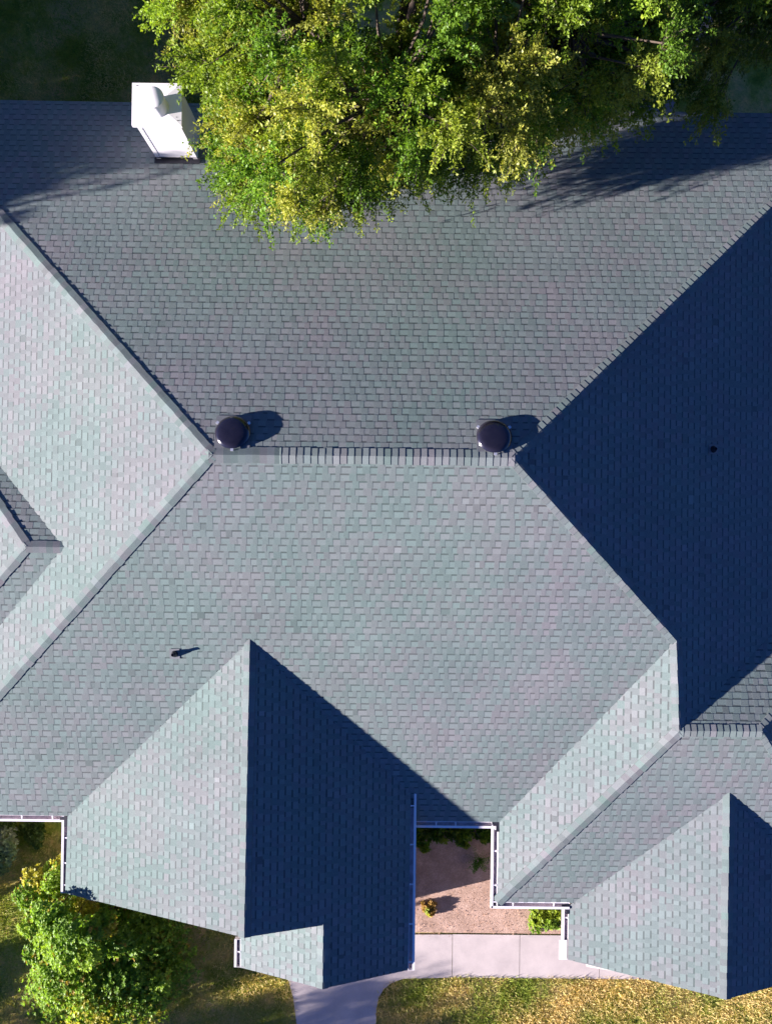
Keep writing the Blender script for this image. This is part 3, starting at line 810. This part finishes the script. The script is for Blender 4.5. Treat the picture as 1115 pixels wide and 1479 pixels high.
def grass(name, region, count, green=0.0):
    xs = [p[0] for p in region]; ys = [p[1] for p in region]
    x = nr.uniform(min(xs), max(xs), count*2); y = nr.uniform(min(ys), max(ys), count*2)
    k = inside(region, x, y) & ~inside(P0, x, y); x, y = x[k][:count], y[k][:count]; n = len(x)
    dens = vn(x, y, 0.7, 3)*0.6+vn(x, y, 0.23, 4)*0.4
    k = nr.random(n) < 0.35+dens*0.9; x, y = x[k], y[k]; n = len(x)
    c_ = np.stack([x, y, np.zeros(n)], 1)
    ang = nr.uniform(0, 2*PI, n); w = nr.uniform(0.005, 0.010, n)
    a = np.stack([np.cos(ang)*w, np.sin(ang)*w, np.zeros(n)], 1)
    h = nr.uniform(0.04, 0.085, n); t = nr.normal(0, 0.75, (n, 2))
    b = np.stack([t[:, 0]*h, t[:, 1]*h, h], 1)
    dry = vn(x, y, 0.9, 8)*0.55+vn(x, y, 0.3, 9)*0.25+nr.random(n)*0.35
    g_, d_ = np.array((0.22, 0.29, 0.035)), np.array((0.72, 0.55, 0.24))
    f_ = np.clip((dry-0.36-green)/0.35, 0, 1)[:, None]
    cols = (g_*(1-f_)+d_*f_)*nr.uniform(0.8, 1.2, (n, 1))
    o = quads(name, c_, a, b, cols, M_GRASS); o['kind'] = 'stuff'; o['label'] = 'short patchy green and straw grass'; o['category'] = 'grass'
    return o
e0, e1, e2, e3 = gp(530, 1407), gp(1180, 1409), gp(1180, 1520), gp(530, 1520)
grass('grass', [(e0.x, wy0+0.025), (e1.x, wy0+0.025), (e2.x, e2.y), (e3.x, e3.y)], 48000)
e0, e1 = gp(-40, 1150), gp(432, 1520)
grass('grass', [(e0.x, e1.y), (e1.x, e1.y), (e1.x, gp(0, 1330).y), (gp(100, 0).x, gp(0, 1200).y), (e0.x, gp(0, 1190).y)], 55000, 0.12)
e0, e1 = gp(-40, -40), gp(420, 165)
grass('grass', [(e0.x, e1.y), (e1.x, e1.y), (e1.x, e0.y), (e0.x, e0.y)], 45000, 0.12)

# litter and chips on the soil
n = 1900; x = nr.uniform(gp(590, 0).x, gp(860, 0).x, n); y = nr.uniform(gp(0, 1348).y+0.03, gp(0, 1180).y, n)
c_ = np.stack([x, y, np.full(n, 0.016)+nr.uniform(0, 0.01, n)], 1); ang = nr.uniform(0, 2*PI, n); L_ = nr.uniform(0.015, 0.06, n); w = nr.uniform(0.003, 0.012, n)
b = np.stack([np.cos(ang)*L_, np.sin(ang)*L_, nr.uniform(0, 0.02, n)], 1); a = np.stack([-np.sin(ang)*w, np.cos(ang)*w, np.zeros(n)], 1)
cols = np.array((0.42, 0.27, 0.20))*nr.uniform(0.75, 1.3, (n, 1))
o = quads('bark_litter', c_, a, b, cols, M_GRASS); o['kind'] = 'stuff'; o['label'] = 'loose bark chips scattered over the bare soil'; o['category'] = 'bark chips'

# ------------------------------------------------------------------ trees
def make_tree(loc, centre, rad, label, clumps=120, leaves=1900, leaf=0.055, crad=(0.55, 0.95), seed=1, cols=None, keep=None, group='trees around the house', droop=0.25, trunk_r=0.22, extra=None):
    global nr
    nr = np.random.default_rng(seed); loc = Vector(loc); centre = np.array(centre, dtype=float); rad = np.array(rad, dtype=float)
    t = thing('tree', loc, label, 'tree', group)
    cs = []; tries = 0
    while len(cs) < clumps and tries < 20000:
        tries += 1
        d_ = rnd_unit(1)[0]; rr = nr.uniform(0.12, 1.0)**0.5
        if d_[2] < -0.45: continue
        lob = 1+0.16*math.sin(3*math.atan2(d_[1], d_[0])+seed)+0.10*math.sin(7*math.atan2(d_[1], d_[0])+seed*2)
        p = centre+d_*rad*rr*lob
        if keep is not None and not keep(p): continue
        if all(np.linalg.norm((p-q)/np.array((1, 1, 0.8))) > 0.60*crad[1] for q in cs): cs.append(p)
    if extra: cs += [np.array(q, dtype=float) for q in extra]
    tb = MB(); base_ = np.array(loc); fork = np.array((base_[0]*0.8+centre[0]*0.2, base_[1]*0.8+centre[1]*0.2, centre[2]-rad[2]*0.75))
    tb.tube([base_-np.array((0, 0, 0.1)), base_+np.array((0, 0, 0.3)), (base_+fork)/2, fork], [trunk_r*1.5, trunk_r*1.1, trunk_r*0.95, trunk_r*0.8], 12)
    tb.obj('trunk', M_BARK, t, smooth=True)
    br = MB(); C_l, A_l, B_l, K_l = [], [], [], []
    pal = cols or [(0.24, 0.31, 0.040), (0.17, 0.26, 0.026), (0.32, 0.35, 0.065), (0.11, 0.21, 0.022)]
    limbs = []
    for i in range(9):
        d_ = np.array((math.cos(i*2*PI/9+seed), math.sin(i*2*PI/9+seed), nr.uniform(0.2, 1.1)))
        tip = centre+d_*rad*0.55*np.array((1, 1, 0.7)); limbs.append(tip)
        mid_ = (fork+tip)/2+np.array((0, 0, 0.3))
        br.tube([fork, mid_, tip], [trunk_r*0.55, trunk_r*0.35, trunk_r*0.16], 7)
    for q in cs:
        lt = min(limbs, key=lambda a: np.linalg.norm(a-q)); m_ = (lt+q)/2+nr.normal(0, 0.12, 3)
        if np.linalg.norm(lt-q) > 0.2: br.tube([lt, m_, q], [trunk_r*0.16, 0.025, 0.012], 5)
        outd = (q-centre)/rad; outd = outd/(np.linalg.norm(outd)+1e-6)
        cr = nr.uniform(*crad); ntw = int(34*nr.uniform(0.8, 1.2)); per = int(leaves*(cr/crad[1])**2/ntw)
        tone = np.array(pal[nr.integers(len(pal))])*nr.uniform(0.75, 1.25)
        d_ = rnd_unit(ntw)*0.85+outd*0.75+np.array((0, 0, 0.25)); d_ /= np.linalg.norm(d_, axis=1)[:, None]
        ln = cr*nr.uniform(0.6, 1.15, ntw)*np.where(nr.random(ntw) < 0.12, 1.35, 1.0)
        st = q+rnd_unit(ntw)*cr*0.18
        for k in range(ntw):
            s = nr.uniform(0.12, 1, per)**0.8
            dr = droop*(s**2)*ln[k]
            pos = st[k]+d_[k]*(s*ln[k])[:, None]; pos[:, 2] -= dr
            pos += nr.normal(0, 0.055*cr+0.012, (per, 3))*(1.15-s*0.75)[:, None]
            dirn = d_[k]*0.8+rnd_unit(per)*0.9+np.array((0, 0, -0.15)); dirn /= np.linalg.norm(dirn, axis=1)[:, None]
            wv = np.cross(dirn, rnd_unit(per)+np.array((0, 0, 0.6))); wv /= np.linalg.norm(wv, axis=1)[:, None]
            L = leaf*nr.uniform(0.65, 1.35, per)[:, None]
            C_l.append(pos); A_l.append(wv*L*0.24); B_l.append(dirn*L)
            tw = tone*nr.uniform(0.85, 1.18)
            K_l.append(tw*nr.uniform(0.78, 1.25, (per, 1))*(1+np.array((0.25, 0.08, 0.1))*(nr.random((per, 1)) < 0.12)))
            if k % 3 == 0: br.tube([st[k], st[k]+d_[k]*ln[k]*0.5-np.array((0, 0, droop*0.2*ln[k])), st[k]+d_[k]*ln[k]*0.95-np.array((0, 0, droop*0.85*ln[k]))], [0.010, 0.006, 0.003], 3, caps=False)
    br.obj('branches', M_BARK, t, smooth=True)
    quads('crown', np.concatenate(C_l), np.concatenate(A_l), np.concatenate(B_l), np.concatenate(K_l), M_LEAF, t)
    return t

def crown_side(p):          # keep the crown clear of the chimney, as it has grown
    if p[1] > 12.8: return False
    q = ROT.transposed() @ Vector((p[0], p[1], p[2]-CAM_H)); u = CX+F_PX*q.x/-q.z; v = CY-F_PX*q.y/-q.z
    if v < 0: return 225 < u < 1040
    return inside([(262, -1), (272, 60), (298, 105), (338, 152), (384, 215), (385, 262), (420, 275), (470, 275), (560, 245), (640, 215), (740, 205), (800, 160), (900, 140), (960, 70), (960, -1)], np.array([u]), np.array([v]))[0]
nr = np.random.default_rng(77)
def edge_v(u): return float(np.interp(u, [300, 350, 400, 470, 530, 585, 610, 700, 760, 800, 850, 930, 980], [150, 250, 276, 286, 262, 250, 222, 222, 200, 165, 160, 130, 85]))
low = []
for u in range(345, 980, 29):
    for dv in (0, 34, 70, 108, 150):
        v = edge_v(u)-dv+nr.uniform(-10, 10)
        if v < -10: continue
        z = 3.9+0.0052*dv+nr.uniform(0.45, 0.95)+(0.35 if u < 560 else 0.0); p = at_z(u+nr.uniform(-14, 14), v, z); low.append((p.x, p.y, p.z))
make_tree((0.4, 11.6, 0), (0.75, 9.3, 5.9), (4.6, 4.7, 2.7), 'large yellow-green leafy tree overhanging the back roof slope beside the chimney', clumps=330, leaves=2700, seed=3, leaf=0.058, crad=(0.52, 0.82), keep=crown_side,
          extra=low)
make_tree((7.6, 13.4, 0), (7.1, 10.9, 5.4), (2.7, 2.7, 2.0), 'tree at the top right corner with a drooping branch, leaf green darkened as shade', clumps=110, leaves=2200, seed=8, leaf=0.06, cols=[(0.10, 0.16, 0.02), (0.07, 0.13, 0.015), (0.15, 0.19, 0.03)], extra=[tuple(at_z(1032, 120, 4.6)), tuple(at_z(1030, 150, 4.4))], crad=(0.5, 0.85))  # leaf palette darkened to stand in for the large tree's shade
# trees standing left of the picture: they throw the shade on the roof corner, the back lawn and the path
make_tree((-20.5, 8.2, 0), (-20.5, 8.2, 4.0), (4.6, 4.6, 2.8), 'broad tree standing outside the left edge, behind the house', clumps=230, leaves=1100, leaf=0.16, crad=(0.8, 1.3), seed=12)
make_tree((-17.5, 15.5, 0), (-17.5, 15.5, 4.2), (5.2, 5.0, 3.4), 'second tree outside the left edge, at the back lawn', clumps=220, leaves=900, leaf=0.16, crad=(0.8, 1.3), seed=13)
make_tree((-15.5, -17.1, 0), (-15.5, -17.1, 2.3), (3.4, 3.0, 1.6), 'low tree outside the left edge, in front of the house', clumps=70, leaves=620, leaf=0.10, crad=(0.7, 1.0), seed=14, trunk_r=0.15)

# ------------------------------------------------------------------ shrubs and bed plants
def shrub(loc, r, h, label, n=2400, leaf=0.06, pal=None, cat='shrub', seed=1, name='shrub', tint=None, group=None, per=8, clumpn=46, mat=None, lobes=None):
    global nr
    nr = np.random.default_rng(seed); loc = Vector(loc); t = thing(name, loc, label, cat, group)
    pal = np.array(pal or [(0.06, 0.15, 0.012), (0.085, 0.19, 0.014), (0.12, 0.18, 0.014)])
    st = MB(); cl = []
    main = (Vector(loc), r, h)
    for i in range(clumpn):
        loc, r, h = main
        if lobes and i % 2 == 0:
            lb = lobes[(i//2) % len(lobes)]; loc, r, h = Vector((lb[0], lb[1], 0)), lb[2], lb[3]
        d_ = rnd_unit(1)[0]; d_[2] = abs(d_[2]); k = nr.uniform(0.45, 0.88)
        cl.append((np.array(loc)+np.array((d_[0]*r*k, d_[1]*r*k, h*0.12+d_[2]*h*0.74*k+0.05*h)), nr.uniform(0.20, 0.36)*r*0.95, pal[nr.integers(len(pal))]))
        st.tube([np.array(loc)+np.array((0, 0, -0.03)), (np.array(loc)*0.6+cl[-1][0]*0.4)-np.array((0, 0, 0.05*h)), cl[-1][0]], [0.02*r, 0.014*r, 0.005*r], 5)
    st.obj('stem', M_BARK, t, smooth=True)
    Cl, Al, Bl, Kl = [], [], [], []
    for (q, cr, tone) in cl:
        m_ = n//clumpn
        d_ = rnd_unit(m_); d_[:, 2] = np.where(d_[:, 2] < -0.3, -d_[:, 2], d_[:, 2])
        pos = q+d_*cr*nr.uniform(0.55, 1.12, (m_, 1))
        for k in range(m_):
            upv = d_[k]*0.9+np.array((-0.4, -0.1, 0.35)); upv /= np.linalg.norm(upv)
            a1 = np.cross(upv, (1, 0.3, 0.1)); a1 /= np.linalg.norm(a1); a2 = np.cross(upv, a1)
            th = nr.uniform(0, 2*PI)+np.arange(per)*2*PI/per*1.0+nr.normal(0, 0.2, per)
            out_ = a1*np.cos(th)[:, None]+a2*np.sin(th)[:, None]
            ti = nr.uniform(0.2, 1.0, (per, 1)); dirn = out_+upv*ti; dirn /= np.linalg.norm(dirn, axis=1)[:, None]
            wv = np.cross(dirn, upv+rnd_unit(per)*0.35); wv /= np.linalg.norm(wv, axis=1)[:, None]
            L = leaf*nr.uniform(0.7, 1.3, (per, 1))
            Cl.append(np.repeat(pos[k][None], per, 0)); Al.append(wv*L*0.26); Bl.append(dirn*L)
            tt = tone*nr.uniform(0.8, 1.25)
            if tint is not None and nr.random() < tint[1]: tt = np.array(tint[0])*nr.uniform(0.8, 1.2)
            Kl.append(np.repeat(tt[None], per, 0)*nr.uniform(0.8, 1.2, (per, 1)))
    quads('foliage', np.concatenate(Cl), np.concatenate(Al), np.concatenate(Bl), np.concatenate(Kl), mat or M_BLEAF, t)
    return t
sc = at_z(150, 1395, 1.0)
shrub((sc.x, sc.y, 0), 2.0, 1.75, 'large rounded bright green shrub with yellow tips beside the front gable', n=23000, leaf=0.064, seed=21,
      pal=[(0.20, 0.34, 0.035), (0.26, 0.39, 0.045), (0.15, 0.27, 0.03), (0.22, 0.35, 0.035), (0.40, 0.38, 0.05)], tint=((0.36, 0.26, 0.05), 0.04), clumpn=210, lobes=[(-7.4, -8.5, 0.85, 4.1), (-6.9, -8.9, 1.05, 4.4), (-6.3, -9.2, 1.0, 3.9), (-7.5, -9.7, 1.0, 2.9), (-5.6, -10.5, 1.1, 2.0)])
sc = at_z(-20, 1243, 0.9)
shrub((sc.x, sc.y, 0), 0.72, 1.5, 'pale grey-green shrub at the left edge below the gutter', n=1500, leaf=0.07, seed=22, pal=[(0.20, 0.28, 0.15), (0.26, 0.30, 0.20)], clumpn=22)
shrub((-11.3, -9.0, 0), 1.25, 1.7, 'unseen shrub added outside the left edge to shade the ground below the front gutter', n=2200, leaf=0.10, seed=26, clumpn=44, lobes=[(-11.2, -8.0, 0.9, 1.6)])  # out of view, added to cast shade under the left gutter
shrub((-13.2, -12.3, 0), 1.0, 1.3, 'lower unseen shrub added outside the left edge to shade the front lawn', n=1300, leaf=0.10, seed=27, clumpn=30)  # also out of view, added to shade the lower left ground
sc = gp(788, 1325, 0.2)
shrub((sc.x, sc.y, 0.0), 0.46, 0.36, 'bright yellow-green bush under the gutter by the walkway', n=420, leaf=0.065, seed=23, pal=[(0.20, 0.27, 0.02), (0.15, 0.25, 0.02)], clumpn=22)
sc = gp(620, 1312, 0.1)
shrub((sc.x, sc.y, 0.0), 0.22, 0.16, 'small yellow-tipped plant alone on the sunlit soil', n=130, leaf=0.06, seed=24, pal=[(0.42, 0.42, 0.05), (0.40, 0.26, 0.08), (0.30, 0.36, 0.05)], clumpn=9, cat='plant', name='bed_plant')
def blades(loc, r, n, L, col, label, seed):
    global nr
    nr = np.random.default_rng(seed); t = thing('fern', loc, label, 'plant')
    th = nr.uniform(0, 2*PI, n); el = nr.uniform(0.15, 1.1, n)
    d_ = np.stack([np.cos(th)*np.cos(el), np.sin(th)*np.cos(el), np.sin(el)], 1); base_ = np.array(loc)+d_*0.02
    Cl, Al, Bl, Kl = [], [], [], []
    for s in range(7):
        f_ = s/7; pos = base_+d_*(L*f_)*nr.uniform(0.9, 1.1, (n, 1)); pos[:, 2] -= 0.5*L*f_*f_
        for sg in (-1, 1):
            wv = np.stack([-np.sin(th), np.cos(th), np.zeros(n)], 1)*sg
            dirn = d_*0.6+wv*0.8; Cl.append(pos); Bl.append(dirn*L*0.22*(1.15-f_)); Al.append(d_*L*0.03+np.array((0, 0, 0.004)))
            Kl.append(np.array(col)*nr.uniform(0.7, 1.3, (n, 1)))
    quads('foliage', np.concatenate(Cl), np.concatenate(Al), np.concatenate(Bl), np.concatenate(Kl), M_BLEAF, t)
blades(gp(690, 1243, 0.1), 0.3, 34, 0.38, (0.10, 0.22, 0.03), 'green fern clump on the shaded courtyard soil', 31)
for i, (u, v, r, h) in enumerate(((611, 1209, 0.36, 0.42), (640, 1203, 0.30, 0.30), (668, 1207, 0.34, 0.34), (700, 1203, 0.28, 0.40))):
    g = gp(u, v, 0.15)
    shrub((g.x, g.y, 0.0), r, h, ['leafy green bed plant nearest the long gutter', 'low bed plant, second from the long gutter, under the back eave', 'low bed plant, third from the long gutter, under the back eave', 'small bed plant in the inner corner of the courtyard'][i],
          n=130, leaf=0.085, seed=40+i, pal=[(0.12, 0.22, 0.02), (0.22, 0.30, 0.03), (0.10, 0.16, 0.02)], clumpn=13, cat='plant', name='bed_plant', group='plants under the courtyard eave')
for i, (u, v, r, h) in enumerate(((10, 1196, 0.40, 0.5), (52, 1204, 0.36, 0.35))):
    g = gp(u, v, 0.15)
    shrub((g.x, g.y, 0.0), r, h, ['dark leafy plant in the shade under the front gutter at the left edge', 'dark leafy plant in the shade just left of the gutter corner'][i],
          n=200, leaf=0.08, seed=50+i, pal=[(0.08, 0.14, 0.03), (0.10, 0.16, 0.04)], clumpn=14, cat='plant', name='bed_plant', group='plants under the left front gutter')
